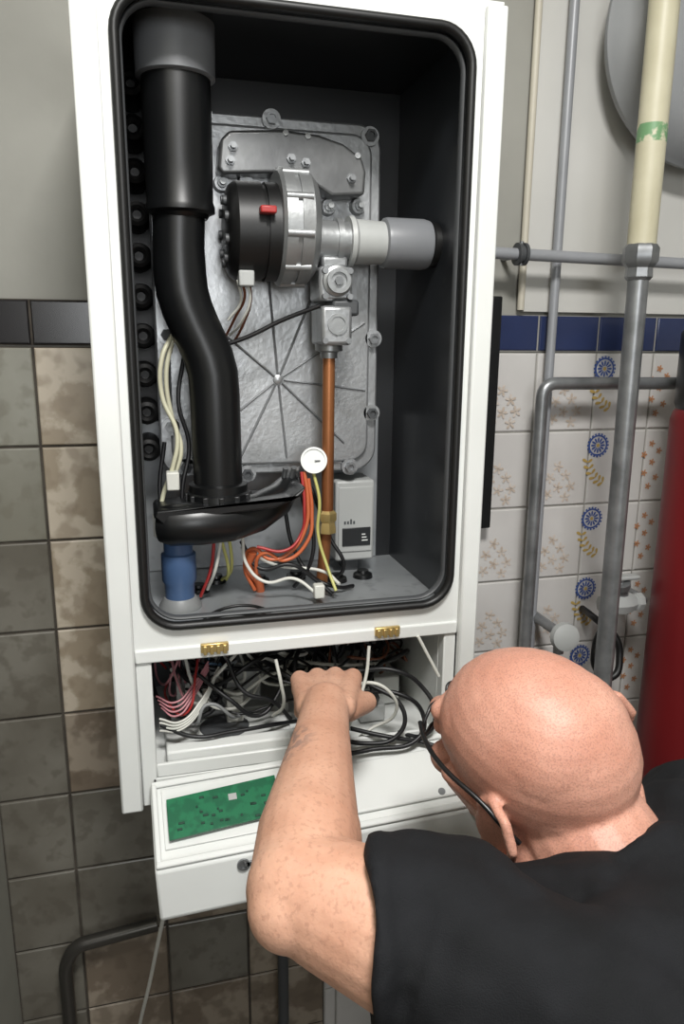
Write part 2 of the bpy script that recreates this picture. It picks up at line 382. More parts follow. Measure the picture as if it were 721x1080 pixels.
lathe('flue_collar',(.061,fy,1.858),(0,0,-1),[(0,.040),(.002,.042),(.10,.042),(.145,.041),(.150,.043),(.157,.043),(.160,.036),(.165,.033)],'blackpl',B,48)
ctrl=[(.059,1.70),(.057,1.66),(.057,1.63),(.059,1.605),(.065,1.583),(.0735,1.562),(.082,1.543),(.090,1.523),(.0955,1.50),(.097,1.47),(.0975,1.42),(.098,1.34)]
sweep('flue_offset_pipe',[(x,fy,z) for x,z in ctrl],[.0325,.0325,.0335,.0335,.033,.0325,.0325,.033,.0335,.0335,.0335,.0335],'blackpl',B,40)
lathe('flue_lower_collar',(.098,fy,1.352),(0,0,-1),[(0,.036),(.002,.040),(.012,.040),(.014,.043),(.028,.044),(.03,.036)],'blackpl',B,12*3)
for i in range(12):
    a=i*math.pi/6; box('collar_tooth_%d'%i,.098+.042*math.cos(a)-.004,.098+.042*math.cos(a)+.004,fy+.042*math.sin(a)-.004,fy+.042*math.sin(a)+.004,1.326,1.338,'blackpl',B,.001)
path=[(.018,1.005,1.302),(.030,1.0,1.302),(.07,1.0,1.302),(.11,1.005,1.303),(.15,1.02,1.308),(.185,1.045,1.32),(.205,1.07,1.335),(.21,1.085,1.345)]
sweep('condensate_duct',path,[.021,.025,.026,.026,.024,.021,.016,.010],'blackpl',B,24,1.15)
prism('duct_rim',[(.008,1.318),(.012,1.326),(.10,1.330),(.19,1.334),(.212,1.350),(.205,1.336),(.17,1.322),(.10,1.316),(.02,1.306)],.980,1.06,'blackpl',B,.003)
lathe('blue_trap',(.040,1.03,1.285),(0,0,-1),[(0,.020),(.03,.020),(.032,.024),(.070,.024),(.075,.021),(.112,.020)],'blue',B,30)
lathe('trap_base',(.040,1.03,1.19),(0,0,-1),[(0,.022),(.012,.030),(.016,.030)],'wgrey',B,30)
for i in range(10):
    z=1.875-i*.0545
    lathe('coil_end_%d'%i,(.008,1.20,z),(0,-1,0),[(0,.018),(.06,.018),(.072,.016),(.076,.011),(.072,.007),(.06,.006)],'rubber',B,24)
box('pump_controller_box',.290,.354,1.12,1.19,1.196,1.328,'lgrey',B,.004)
box('pump_controller_face',.294,.350,1.1175,1.121,1.212,1.318,'lgrey',B,.001)
box('pump_label_plate',.300,.347,1.1155,1.118,1.222,1.252,'label',B,.001)
for i in range(4): box('pump_label_mark_%d'%i,.303+i*.005,.306+i*.005,1.1168,1.1176,1.258,1.263+.003*(i==2),'dgrey',B,.0002)
for i in range(3): box('pump_label_line_%d'%i,.332,.342-.002*i,1.1148,1.1156,1.230+i*.005,1.2316+i*.005,'white',B,.0002)
box('controller_bracket',.31,.335,1.14,1.18,1.172,1.20,'dgrey',B,.002)
lathe('pressure_gauge',(.238,1.055,1.372),V((-.15,-1,.25)),[(0,.012),(.01,.018),(.018,.019),(.022,.019),(.022,.016),(.020,.016),(.020,0)],'white',B)
box('gauge_needle',.236,.244,1.0325,1.034,1.3755,1.377,'dgrey',B,.0002)
for i,(x,y,z) in enumerate([(.10,1.13,1.174),(.165,1.11,1.174),(.225,1.12,1.174),(.285,1.09,1.174),(.33,1.10,1.174),(.07,1.09,1.174)]):
    lathe('grommet_%d'%i,(x,y,z),(0,0,1),[(0,.016),(.006,.015),(.008,.010),(.012,.009),(.012,0)],'blackpl' if i%2==0 else 'rubber',B,24)
tube('front_latch',[[(.066,.955,1.178),(.08,.957,1.183),(.13,.957,1.183),(.150,.955,1.178)],[(.225,.957,1.177),(.29,.957,1.177)]],.0035,'rubber',B)
tube('latch_wire',[[(.07,.975,1.177),(.10,.968,1.19),(.13,.968,1.19),(.16,.975,1.177)]],.0022,'rubber',B)
tube('cream_wire_loom',[[(.045,1.05,1.55),(.03,1.04,1.52),(.028,1.04,1.47),(.045,1.03,1.42),(.036,1.03,1.37),(.025,1.04,1.34),(.018,1.04,1.31)],
   [(.047,1.05,1.55),(.035,1.05,1.50),(.04,1.05,1.44),(.05,1.04,1.40),(.04,1.04,1.36)]],.0032,'wcream',B)
tube('black_wire_loom',[[(.11,1.06,1.535),(.15,1.05,1.55),(.19,1.04,1.57),(.24,1.02,1.59)],[(.06,1.07,1.52),(.05,1.06,1.46),(.062,1.06,1.40),(.05,1.05,1.34),(.05,1.05,1.25)],
   [(.03,1.10,1.40),(.02,1.09,1.33),(.03,1.06,1.24),(.05,1.04,1.19)],[(.25,1.12,1.32),(.27,1.08,1.25),(.29,1.07,1.20),(.27,1.09,1.178)],
   [(.20,1.08,1.30),(.21,1.06,1.24),(.235,1.04,1.20),(.27,1.03,1.185),(.30,1.05,1.178)]],.003,'wblack',B)
tube('fan_wires_red',[[(.135,1.02,1.62),(.14,1.03,1.60),(.13,1.05,1.575),(.12,1.08,1.55)],[(.145,1.02,1.62),(.148,1.03,1.595),(.14,1.05,1.565),(.13,1.08,1.54)]],.0018,'wbrown',B)
tube('fan_wires_pale',[[(.14,1.015,1.62),(.146,1.02,1.60),(.138,1.04,1.57),(.125,1.08,1.55)],[(.13,1.02,1.62),(.135,1.03,1.595),(.12,1.05,1.57)]],.0018,'wwhite',B)
box('fan_plug',.13,.15,1.005,1.025,1.612,1.632,'lgrey',B,.002)
box('motor_plug',.154,.174,.970,.99,1.697,1.706,'wred',B,.002)
tube('orange_wires',[[(.222,1.04,1.36),(.226,1.035,1.32),(.222,1.03,1.28),(.20,1.03,1.245),(.17,1.03,1.235),(.145,1.04,1.25),(.135,1.05,1.22),(.15,1.06,1.18)],
   [(.228,1.04,1.35),(.232,1.035,1.30),(.225,1.03,1.26),(.19,1.03,1.232),(.16,1.03,1.245),(.15,1.05,1.20)]],.0028,'worange',B)
tube('red_wires',[[(.218,1.04,1.36),(.220,1.03,1.31),(.215,1.03,1.27),(.19,1.02,1.25),(.15,1.03,1.255)],[(.09,1.03,1.27),(.085,1.03,1.23),(.07,1.05,1.18)]],.0024,'wred',B)
tube('yellow_wires',[[(.235,1.04,1.36),(.242,1.03,1.32),(.240,1.03,1.27),(.252,1.02,1.22),(.26,1.0,1.19)],[(.10,1.03,1.27),(.11,1.04,1.22),(.105,1.09,1.19)],[(.11,1.03,1.28),(.115,1.04,1.23),(.112,1.09,1.19)]],.0024,'wyellow',B)
tube('white_wires',[[(.13,1.03,1.27),(.135,1.03,1.23),(.16,1.02,1.205),(.20,1.01,1.21),(.23,.995,1.19)],[(.10,1.02,1.28),(.09,1.02,1.23),(.08,1.05,1.19)],[(.13,1.05,1.25),(.18,1.05,1.22),(.25,1.03,1.21),(.265,1.0,1.20)]],.0024,'wwhite',B)
tube('brown_wires',[[(.13,1.05,1.26),(.155,1.04,1.22),(.20,1.03,1.225),(.235,1.03,1.20),(.26,1.02,1.178)],[(.215,1.05,1.35),(.222,1.04,1.31),(.235,1.04,1.27),(.23,1.04,1.22),(.21,1.06,1.18)]],.003,'wblack',B)
tube('orange_hose',[[(.145,1.04,1.245),(.14,1.05,1.22),(.155,1.06,1.195),(.16,1.07,1.175)]],.007,'worange',B)
box('wire_plug',.225,.24,.985,1.0,1.185,1.205,'wwhite',B,.002)
box('wire_plug_left',.008,.022,1.02,1.04,1.28,1.31,'wwhite',B,.002)
box('loom_connector',.028,.045,1.015,1.035,1.345,1.37,'wwhite',B,.002)
for i in range(3): cyl('gas_nipple_%d'%i,(.195+.012*i,1.07,1.335),(.197+.012*i,1.05,1.365),.004,'steel',B,seg=12)

# lower electronics compartment
box('header_strip',-.024,.420,.926,.946,1.138,1.156,'white',B,.002)
box('compartment_post_left',-.024,-.004,.93,.95,.93,1.138,'white',B,.002)
box('compartment_post_right',.402,.420,.93,.95,.93,1.138,'white',B,.002)
box('compartment_left',-.010,-.004,.95,1.21,.965,1.15,'white',B)
box('compartment_right',.402,.408,.95,1.21,.965,1.15,'white',B)
box('compartment_back',-.01,.408,1.205,1.211,.965,1.16,'dgrey',B)
box('compartment_floor',-.01,.408,.93,1.21,.962,.970,'white',B)
box('compartment_lip',-.004,.402,.93,.936,.970,.990,'white',B,.002)
for i,x in enumerate((.077,.314)):
    box('hinge_%d'%i,x-.018,x+.018,.921,.927,1.147,1.159,'brass',B,.001)
    for k in range(4): box('hinge_%d_knuckle_%d'%(i,k),x-.015+k*.0085,x-.010+k*.0085,.918,.922,1.145,1.157,'brass',B,.001)
box('terminal_board',.02,.20,1.06,1.18,.975,.99,'lgrey',B,.002)
box('terminal_block_a',.03,.085,1.08,1.12,.99,1.03,'white',B,.003)
box('terminal_block_b',.10,.16,1.08,1.14,.99,1.045,'lgrey',B,.003)
box('terminal_block_c',.235,.38,1.05,1.17,.972,1.02,'white',B,.003)
box('terminal_block_d',.10,.125,1.02,1.05,.975,1.03,'wwhite',B,.003)
box('terminal_block_e',.30,.34,1.0,1.04,.972,1.0,'lgrey',B,.003)
xprism('cable_tray',[(.94,.970),(.94,1.0),(.960,1.002),(.975,.990),(1.05,.985),(1.05,.970)],.010,.19,'white',B,.003)
lathe('tray_recess',(.095,1.012,.9885),(0,.05,1),[(0,.0),(0,.036),(.002,.036),(.002,0)],'dgrey',B,40)
rnd=random.Random(5)
def loom(name,m,r,n,x0,x1,z1=1.12):
    sp=[]
    for i in range(n):
        a=rnd.uniform(x0,x1); b=rnd.uniform(x0,x1); y=rnd.uniform(.99,1.14)
        pts=[(a,rnd.uniform(1.10,1.18),rnd.uniform(1.05,z1))]
        for k in range(1,4):
            t=k/4; pts.append((a+(b-a)*t+rnd.uniform(-.03,.03),y+rnd.uniform(-.03,.03),rnd.uniform(1.01,1.09)))
        pts.append((b,rnd.uniform(1.05,1.17),rnd.uniform(1.0,z1)))
        sp.append([(min(max(x,.004),.393),min(max(yy,.97),1.19),zz) for x,yy,zz in pts])
    return tube(name,sp,r,m,B)
loom('loom_black','wblack',.0035,11,.0,.39)
loom('loom_black_thin','wblack',.002,12,.0,.39)
loom('loom_white','wwhite',.0025,10,.0,.39)
loom('loom_grey','wgrey',.0025,6,.0,.39)
loom('loom_red','wred',.0018,2,.0,.07)
loom('loom_pink','wpink',.0018,4,.0,.07)
loom('loom_blue','wblue',.002,2,.05,.16)
loom('loom_brown','wbrown',.002,4,.2,.39)
tube('wire_fan_pink',[[(.0+.002*k,.99,1.06-.006*k),(.025,.975,1.055-.007*k),(.05,.99,1.07-.006*k),(.075,1.02,1.09-.004*k)] for k in range(4)],.0014,'wpink',B)
tube('wire_fan_white',[[(.003,.98,1.03-.006*k),(.03,.965,1.03-.004*k),(.06,.98,1.05-.004*k),(.09,1.02,1.08)] for k in range(4)],.0017,'wwhite',B)
tube('left_black_cables',[[(.004,.98,1.02),(.05,.955,1.010),(.10,.96,1.008),(.15,.97,1.005),(.20,1.0,.99)],[(.06,1.0,1.08),(.10,.975,1.05),(.14,.975,1.02),(.17,.99,1.04),(.19,1.02,1.08)],[(.10,1.0,1.10),(.12,.975,1.06),(.16,.975,1.04),(.19,.99,1.0)]],.003,'wblack',B)
tube('loose_white_cables',[[(.29,.93,1.13),(.285,.925,1.09),(.27,.915,1.05),(.262,.93,1.01),(.275,.96,.99)],[(.36,.925,1.14),(.375,.92,1.11),(.39,.915,1.08)],
   [(.262,.95,1.05),(.29,.93,1.075),(.32,.92,1.06),(.33,.93,1.02),(.30,.95,.99),(.27,.93,.985)],[(.16,.94,1.12),(.165,.93,1.09),(.17,.94,1.05),(.16,.97,1.02)]],.0024,'wwhite',B)
tube('loose_black_cables',[[(.26,1.0,1.06),(.30,.95,1.06),(.34,.92,1.03),(.33,.91,1.0),(.28,.915,.99),(.24,.93,1.0),(.20,.99,1.01)],
  [(.24,1.0,1.03),(.28,.96,1.045),(.34,.93,1.05),(.37,.92,1.02),(.36,.905,.995),(.29,.905,.985),(.24,.91,.985),(.19,.96,1.0)],
  [(.22,.99,1.0),(.26,.95,1.0),(.31,.92,.995),(.36,.91,.985),(.40,.90,.98),(.42,.93,1.0)],
  [(.28,.96,1.08),(.33,.94,1.085),(.37,.93,1.06),(.385,.91,1.02),(.37,.915,.99),(.34,.94,.985)]],.0032,'wblack',B)
DP=bpy.data.objects.new('drop_down_panel',None); link(DP,B)
prof=[(.928,.966),(.82,.910),(.818,.842),(.830,.832),(.905,.862),(.928,.950)]
xprism('control_panel_body',prof,-.014,.428,'white',DP,.004)
sl=(.966-.910)/(.928-.82)
def onp(y,off=0): return .910+(y-.82)*sl+off
def slab(name,x0,x1,y0,y1,h,m,bev=.001,base=.0005,skew=0):
    vs=[]
    for x in (x0,x1):
        for y in (y0,y1):
            y_=y+(skew if x==x1 else 0)
            for o in (base,h): vs.append((x,y_-o*.46,onp(y_)+o*.89))
    return mesh(name,vs,[(0,1,3,2),(4,6,7,5),(0,4,5,1),(2,3,7,6),(0,2,6,4),(1,5,7,3)],m,DP,True,bev)
slab('panel_rim_front',-.012,.426,.822,.830,.006,'white',.002)
slab('panel_rim_back',-.012,.426,.918,.926,.005,'white',.002)
slab('panel_rim_left',-.012,-.005,.828,.922,.006,'white',.002)
slab('panel_inner_tray',.000,.190,.842,.915,.003,'white',.001)
slab('circuit_board',.006,.150,.848,.897,.012,'green',.0005,.009,.007)
for k,(x,y) in enumerate([(.010,.852),(.146,.859),(.010,.893),(.146,.900)]): slab('board_standoff_%d'%k,x-.002,x+.002,y-.002,y+.002,.009,'steel',.0005,.002)
for i in range(26):
    x=rnd.uniform(.012,.14); y=rnd.uniform(.856,.892); slab('board_part_%d'%i,x,x+rnd.uniform(.002,.008),y,y+.0025,.0135,'greend',.0003,.0115)
slab('board_label',.085,.096,.882,.890,.0125,'lgrey',.0003,.0115)
slab('panel_cover_plate',.20,.40,.84,.905,.006,'white',.002)
slab('panel_slot',.155,.20,.858,.905,.010,'dgrey',.002)
for i,(x,y) in enumerate([(.12,.836),(.37,.846),(.39,.898),(.215,.896)]):
    lathe('panel_screw_%d'%i,(x,y-.002,onp(y)+.004),(0,-.46,.89),[(0,.005),(.003,.005),(.003,0)],'steel',DP,16)
lathe('panel_lock',(.093,.8195,.898),(0,-1,0),[(0,.008),(.003,.008),(.003,.005),(.001,.005),(.001,0)],'steel',DP,20)
box('panel_stay',.094,.13,.8165,.8185,.895,.902,'steel',DP,.0005)
pv=V((-.014,.928,.95))
DP.matrix_local=Matrix.Translation(pv)@Matrix.Rotation(math.radians(-2.4),4,'Y')@Matrix.Translation(-pv)

# ---------------------------------------------------------------- pipes at right
elbow_pipe('horizontal_water_pipe',[(.50,1.24,1.693),(1.9,1.24,1.672)],.010,'paintpipe')
hp=empty('pipe_clamp')
lathe('clamp_ring',(.640,1.24,1.691),(1,0,0),[(0,.012),(0,.019),(.005,.019),(.005,.015),(.012,.015),(.012,.019),(.017,.019),(.017,.012)],'dgrey',hp,24)
cyl('clamp_bolt',(.649,1.24,1.672),(.649,1.24,1.712),.004,'steel',hp,seg=12)
cyl('clamp_stud',(.649,1.252,1.69),(.649,1.309,1.69),.005,'steel',hp,seg=12)
elbow_pipe('vertical_conduit',[(.742,1.281,2.69),(.744,1.281,.02)],.0085,'paintpipe')
cyl('cream_conduit',(.684,1.296,2.69),(.684,1.296,1.60),.0065,mat('cream_paint',(196,190,174),.5))
elbow_pipe('chrome_elbow_pipe',[(1.9,1.235,1.462),(.706,1.235,1.470),(.706,1.235,.02)],.0115,'steel',None,.028)
vp=empty('heating_riser_pipe')
M['creamp']=mat('cream_pipe_paint',(198,193,168),.45,rgb2=(184,178,152),nscale=18,detail=6)
cyl('upper_riser',(.787,1.10,2.69),(.787,1.10,1.69),.0225,'creamp',vp)
M['gsmudge']=mat('green_paint_smudge',(198,193,168),.4,rgb2=(110,150,108),nscale=40,contrast=.03)
cyl('painted_patch',(.787,1.10,1.872),(.787,1.10,1.846),.0227,'gsmudge',vp)
lathe('union_nut',(.787,1.10,1.697),(0,0,-1),[(0,.024),(.006,.0285),(.026,.0285),(.032,.024),(.036,.021),(.05,.022),(.055,.018)],'steel',vp,8)
cyl('lower_riser',(.787,1.10,1.66),(.798,1.10,0.0),.0165,'steel',vp)
lathe('expansion_vessel',(.985,1.296,2.050),(0,-1,0),[(0,.03),(.015,.03),(.015,.13),(.03,.19),(.045,.20),(.052,.204),(.060,.204),(.068,.198),(.09,.186),(.115,.15),(.13,.09),(.135,0)],mat('vessel_grey',(150,152,154),.45),None,64)
gc=empty('red_gas_cylinder')
lathe('cylinder_body',(1.0,1.10,0.0),(0,0,1),[(0,.085),(.02,.098),(1.41,.098),(1.425,.094),(1.435,.085)],'red',gc,56)
lathe('valve_guard',(1.0,1.10,1.43),(0,0,1),[(0,.07),(.0,.090),(.01,.094),(.13,.094),(.145,.085),(.15,.05),(.15,0)],'blackpl',gc,48)
bt=box('black_cable_trunking',.612,.634,1.268,1.303,1.195,1.622,'blackpl',None,.003)
dv=empty('drain_valve')
elbow_pipe('drain_tail',[(.752,1.303,1.0),(.752,1.19,1.0),(.752,1.19,.96)],.010,'steel',dv,.015)
lathe('valve_wheel',(.750,1.185,1.0),(-.1,-1,.15),[(0,.012),(.008,.024),(.016,.028),(.028,.026),(.032,.016),(.032,0)],'lgrey',dv,20)
vm=empty('radiator_valve')
elbow_pipe('valve_pipe',[(.935,1.303,1.05),(.935,1.19,1.05),(.90,1.19,1.05)],.010,'steel',vm,.015)
lathe('valve_body',(.925,1.19,1.05),(-1,0,0),[(0,.014),(.0,.018),(.012,.018),(.014,.014),(.03,.022),(.045,.024),(.06,.022),(.075,.014),(.077,.018),(.087,.018),(.089,.012)],'lgrey',vm,8)
lathe('valve_bonnet',(.88,1.19,1.065),(-.3,-.3,1),[(0,.014),(.02,.012),(.022,.017),(.034,.017),(.036,.006),(.044,.006)],'steel',vm,20)
box('valve_lever',.845,.905,1.17,1.19,1.102,1.110,'lgrey',vm,.003)
hz=empty('black_hoses')
tube('hose_a',[[(.87,1.30,1.0),(.86,1.22,1.0),(.88,1.20,.98),(.89,1.19,.94),(.87,1.18,.90),(.845,1.19,.91),(.84,1.2,.96),(.86,1.21,.99),(.89,1.24,.95),(.89,1.27,.6),(.89,1.28,.01)]],.007,'rubber',hz)
elbow_pipe('drain_pipe',[(-.02,1.26,.455),(-.17,1.26,.44),(-.19,1.26,.40),(-.19,1.26,0.0)],.013,mat('dark_pipe',(84,82,78),.3,.7),None,.02)
elbow_pipe('supply_pipe',[(.22,1.25,.93),(.22,1.25,.0)],.011,'dgrey')
elbow_pipe('return_pipe',[(.30,1.25,.93),(.30,1.25,.35),(.55,1.25,.33),(.55,1.25,0.0)],.009,'steel',None,.02)
tube('white_mains_cable',[[(.02,.93,.93),(.018,.95,.84),(.0,1.0,.72),(-.03,1.08,.52),(-.07,1.18,.25),(-.08,1.22,.005)]],.0032,'wwhite')

# ---------------------------------------------------------------- man
class Blob:
    def __init__(s): s.v=[]; s.f=[]
    def cap(s,p0,p1,r0,r1,flat0=False,flat1=False,seg=20):
        p0,p1=V(p0),V(p1); d,a,b=frame_axes(p1-p0); L=(p1-p0).length; prof=[]
        for k in range(7):
            t=math.pi/2*k/6
            if flat0: 
                if k==6: prof.append((0,r0))
                elif k==0: prof.append((0,1e-4))
            else: prof.append((-r0*math.cos(t),max(r0*math.sin(t),1e-4)))
        for k in range(7):
            t=math.pi/2*k/6
            if flat1:
                if k==0: prof.append((L,r1))
                elif k==6: prof.append((L,1e-4))
            else: prof.append((L+r1*math.sin(t),max(r1*math.cos(t),1e-4)))
        base=len(s.v)
        for h,r in prof:
            for i in range(seg):
                an=2*math.pi*i/seg; s.v.append(p0+d*h+(a*math.cos(an)+b*math.sin(an))*r)
        n=len(prof)
        for j in range(n-1):
            for i in range(seg):
                k=(i+1)%seg; s.f.append((base+j*seg+i,base+j*seg+k,base+(j+1)*seg+k,base+(j+1)*seg+i))
        s.f.append(tuple(base+i for i in range(seg))[::-1]); s.f.append(tuple(base+(n-1)*seg+i for i in range(seg)))
    def chain(s,pts,rs):
        for i in range(len(pts)-1): s.cap(pts[i],pts[i+1],rs[i],rs[i+1])
    def ell(s,c,ax,rad,seg=28):
        c=V(c); base=len(s.v); n=16
        for j in range(n+1):
            th=math.pi*j/n
            for i in range(seg):
                ph=2*math.pi*i/seg; st=max(math.sin(th),.002)
                s.v.append(c+ax[0]*rad[0]*st*math.cos(ph)+ax[1]*rad[1]*st*math.sin(ph)+ax[2]*rad[2]*math.cos(th))
        for j in range(n):
            for i in range(seg):
                k=(i+1)%seg; s.f.append((base+j*seg+i,base+j*seg+k,base+(j+1)*seg+k,base+(j+1)*seg+i))
        s.f.append(tuple(base+i for i in range(seg))); s.f.append(tuple(base+n*seg+i for i in range(seg)))
    def make(s,name,m,parent,voxel=.004,smooth=6,disp=None):
        import bmesh
        me=bpy.data.meshes.new(name); me.from_pydata([tuple(v) for v in s.v],[],s.f); me.update()
        bm=bmesh.new(); bm.from_mesh(me); bmesh.ops.recalc_face_normals(bm,faces=bm.faces); bm.to_mesh(me); bm.free()
        me.materials.append(M[m]); o=bpy.data.objects.new(name,me); link(o,parent)
        r=o.modifiers.new('remesh','REMESH'); r.mode='VOXEL'; r.voxel_size=voxel; r.use_smooth_shade=True
        sm=o.modifiers.new('smooth','SMOOTH'); sm.iterations=smooth; sm.factor=.5
        if disp:
            for q,(st,sc,ty) in enumerate(disp):
                tx=bpy.data.textures.new(name+'_folds%d'%q,ty); tx.noise_scale=sc
                if ty=='CLOUDS': tx.noise_depth=1
                dm=o.modifiers.new('folds%d'%q,'DISPLACE'); dm.texture=tx; dm.strength=st; dm.mid_level=.5; dm.texture_coords='LOCAL'
        return o
man=empty('man')
C=V((.354,.590,1.163))
f=V((-.50,.82,.26)).normalized(); l=V((-.78,-.42,-.34)); l=(l-f*l.dot(f)).normalized(); u=f.cross(l).normalized()
def H(a,b,c): return C+(f*a+l*b+u*c)*.985
ax=(f,l,u)
nb=V((.395,.497,1.068))
hd=Blob()
hd.ell(H(-.003,0,.012),ax,(.100,.080,.086)); hd.ell(H(-.045,0,-.008),ax,(.058,.070,.066)); hd.ell(H(.042,0,.012),ax,(.054,.068,.062))
hd.ell(H(-.02,0,.03),ax,(.07,.074,.066))
hd.ell(H(.05,0,-.055),ax,(.045,.056,.066)); hd.ell(H(.0,.0,-.05),ax,(.06,.065,.05))
for sg in(-1,1):
    hd.cap(H(-.005,sg*.052,-.065),H(.07,sg*.024,-.105),.02,.016)
    hd.ell(H(.085,sg*.032,-.012),ax,(.012,.015,.011))
    hd.ell(H(.07,sg*.045,-.045),ax,(.02,.018,.018))
    hd.cap(H(.05,sg*.066,-.028),H(.0,sg*.070,-.030),.010,.010)
    k_=1.12
    pts=[(.008,-.0),(.012,.022),(.001,.037),(-.018,.038),(-.031,.020),(-.030,-.002),(-.020,-.022),(-.006,-.038),(.005,-.031)]
    P=[H(-.014+a*k_,sg*(.082+.55*max(0,-a)+.003),-.026+b*k_) for a,b in pts]
    hd.chain(P,[.004,.0045,.0048,.005,.005,.0048,.005,.0072,.005])
    hd.ell(H(-.018,sg*.085,-.028),ax,(.022,.006,.034))
hd.cap(H(.082,0,-.108),H(.084,0,-.106),.02,.02)
hd.cap(H(.092,0,-.012),H(.118,0,-.048),.008,.013)
hd.cap(H(.088,-.035,.008),H(.088,.035,.008),.012,.012)
hd.cap(H(.094,-.018,-.076),H(.094,.018,-.076),.009,.009)
hd.cap(H(-.030,0,-.035),nb,.060,.066)
hd.cap(H(.0,0,-.06),nb+V((-.02,.03,-.02)),.055,.06)
for k,(a,c,r,w) in enumerate([(-.096,-.030,.013,.038),(-.110,-.048,.014,.044)]):
    hd.chain([H(a+.025,-w-.012,c),H(a,-w*.4,c-.002),H(a,w*.4,c-.002),H(a+.025,w+.012,c)],[r*.7,r,r,r*.7])
hd.make('head_and_neck','skin',man,.0026,2)
Ls=V((.31,.36,1.07)); Le=V((.105,.506,1.118)); Lw=V((.190,.775,1.132))
arm=Blob()
um=Le.lerp(Ls,.45)
arm.chain([Ls,um,Le.lerp(Ls,.12),Le],[.062,.060,.050,.045])
arm.cap(Le,Le.lerp(Lw,.22),.044,.046); arm.cap(Le.lerp(Lw,.22),Le.lerp(Lw,.5),.046,.038); arm.cap(Le.lerp(Lw,.5),Le.lerp(Lw,.8),.038,.030); arm.cap(Le.lerp(Lw,.8),Lw,.030,.027)
arm.ell(Le.lerp(Lw,.28)+V((.004,0,-.004)),(V((1,0,0)),V((0,1,0)),V((0,0,1))),(.04,.07,.042))
arm.cap(Le+V((-.012,-.012,-.004)),Le+V((.0,.01,0)),.034,.034)
def hand(bl,w,fw,ac,bends=(18,62,95)):
    fw=fw.normalized(); ac=(ac-fw*ac.dot(fw)).normalized()
    dn=fw.cross(ac) 
    if dn.z>0: dn=-dn
    offs=[(.034,.086,(.042,.026,.020)),(.0115,.092,(.046,.029,.021)),(-.0115,.088,(.042,.027,.020)),(-.033,.078,(.034,.021,.018))]
    for i,(o,fl,seg) in enumerate(offs):
        k=w+ac*o+fw*fl
        bl.cap(w+ac*o*.55+dn*.002,k,.017,.0125)
        bl.cap(w+ac*o*.5+dn*.012+fw*.02,k+dn*.008-fw*.01,.014,.011)
        p=k; rr=[.0112,.0098,.0088,.0078]
        for j in range(3):
            an=math.radians(bends[j]+i*5); q=p+(fw*math.cos(an)+dn*math.sin(an)+ac*(.05*(1.5-i))*.3)*seg[j]
            bl.cap(p,q,rr[j],rr[j+1]); p=q
    t0=w+fw*.022+ac*.026+dn*.012; t1=t0+fw*.038+ac*.024+dn*.010; t2=t1+fw*.030+ac*.003+dn*.012; t3=t2+fw*.024-ac*.008+dn*.008
    bl.chain([t0,t1,t2,t3],[.018,.0135,.0112,.009])
hand(arm,Lw,V((.24,.96,-.08)),V((1,-.2,0)))
arm.make('left_arm','skinarm',man,.0028,3)
Rs=V((.55,.57,1.04)); Re=V((.57,.62,.78)); Rw=V((.50,.73,.90))
Rw=Re+(Rw-Re).normalized()*.25
ra=Blob()
ra.chain([Rs,Rs.lerp(Re,.5),Re],[.06,.057,.044]); ra.cap(Re,Re.lerp(Rw,.3),.044,.044); ra.cap(Re.lerp(Rw,.3),Rw,.044,.027)
hand(ra,Rw,V((-.15,.95,.0)),V((-1,-.3,0)),(20,40,50))
ra.make('right_arm','skinarm',man,.003,4)
sh=Blob()
hem=Le.lerp(Ls,.31)
sh.cap(Ls,hem+(Ls-hem)*.16,.074,.068,False,True,32)
hx=V((.97,-.24,.02)).normalized(); he=hem+V((-.018,.006,.0))
sh.cap(he+hx*.060,he,.066,.070,False,True,32)
sh.cap(he+hx*.012,he,.071,.0715,True,True,32)
sh.cap(Rs,Rs.lerp(Re,.62),.074,.068,False,True,32)
mid=(Ls+Rs)/2
sh.cap(Ls,Rs,.078,.078)
sh.cap(nb+V((.012,-.018,-.022)),Ls+V((0,.005,.0)),.080,.070); sh.cap(nb+V((.01,-.01,-.022)),Rs,.080,.068)
sh.cap(V((.285,.462,1.070)),V((.35,.455,1.072)),.052,.062)
pel=V((.55,.20,.60)); sax=(Rs-Ls).normalized()
for s_ in (-.085,0,.085):
    sh.chain([mid+sax*s_+V((.0,-.02,-.05)),V((.49,.33,.85))+sax*s_,pel+sax*s_+V((0,0,.02))],[.115,.13,.125])
for k,(a,b,r) in enumerate([((.27,.43,1.113),(.33,.33,1.130),.010),((.24,.42,1.123),(.27,.33,1.113),.009),((.33,.44,1.122),(.40,.36,1.12),.011),((.22,.46,1.12),(.26,.43,1.128),.008),((.20,.43,1.12),(.24,.37,1.11),.008)]):
    sh.cap(V(a),V(b),r,r*.6)
axd=(nb-H(-.02,0,-.03)).normalized(); _,s1,t1=frame_axes(axd); cc=nb+V((-.001,.002,.004))-axd*.010
nn=24; pts=[cc+(s1*math.cos(2*math.pi*i/nn)+t1*math.sin(2*math.pi*i/nn))*.0715 for i in range(nn+1)]
sh.chain(pts,[.0065]*(nn+1))
sh.chain([p+axd*.014 for p in pts],[.009]*(nn+1))
sh.make('tshirt','shirt',man,.004,3,[(.014,.05,'CLOUDS'),(.012,.10,'CLOUDS')])
tr=Blob()
Lk=V((.40,.45,.085)); Rk=V((.70,.52,.085)); Lh=pel-sax*.09+V((0,0,-.04)); Rh=pel+sax*.09+V((0,0,-.04))
tr.cap(Lh+V((0,0,.05)),Rh+V((0,0,.05)),.135,.135)
tr.chain([Lh,Lk],[.11,.075]); tr.chain([Rh,Rk],[.11,.075])
La=V((.60,.07,.075)); Ra=V((.88,.14,.075))
tr.chain([Lk,Lk.lerp(La,.4),La],[.072,.068,.045]); tr.chain([Rk,Rk.lerp(Ra,.4),Ra],[.072,.068,.045])
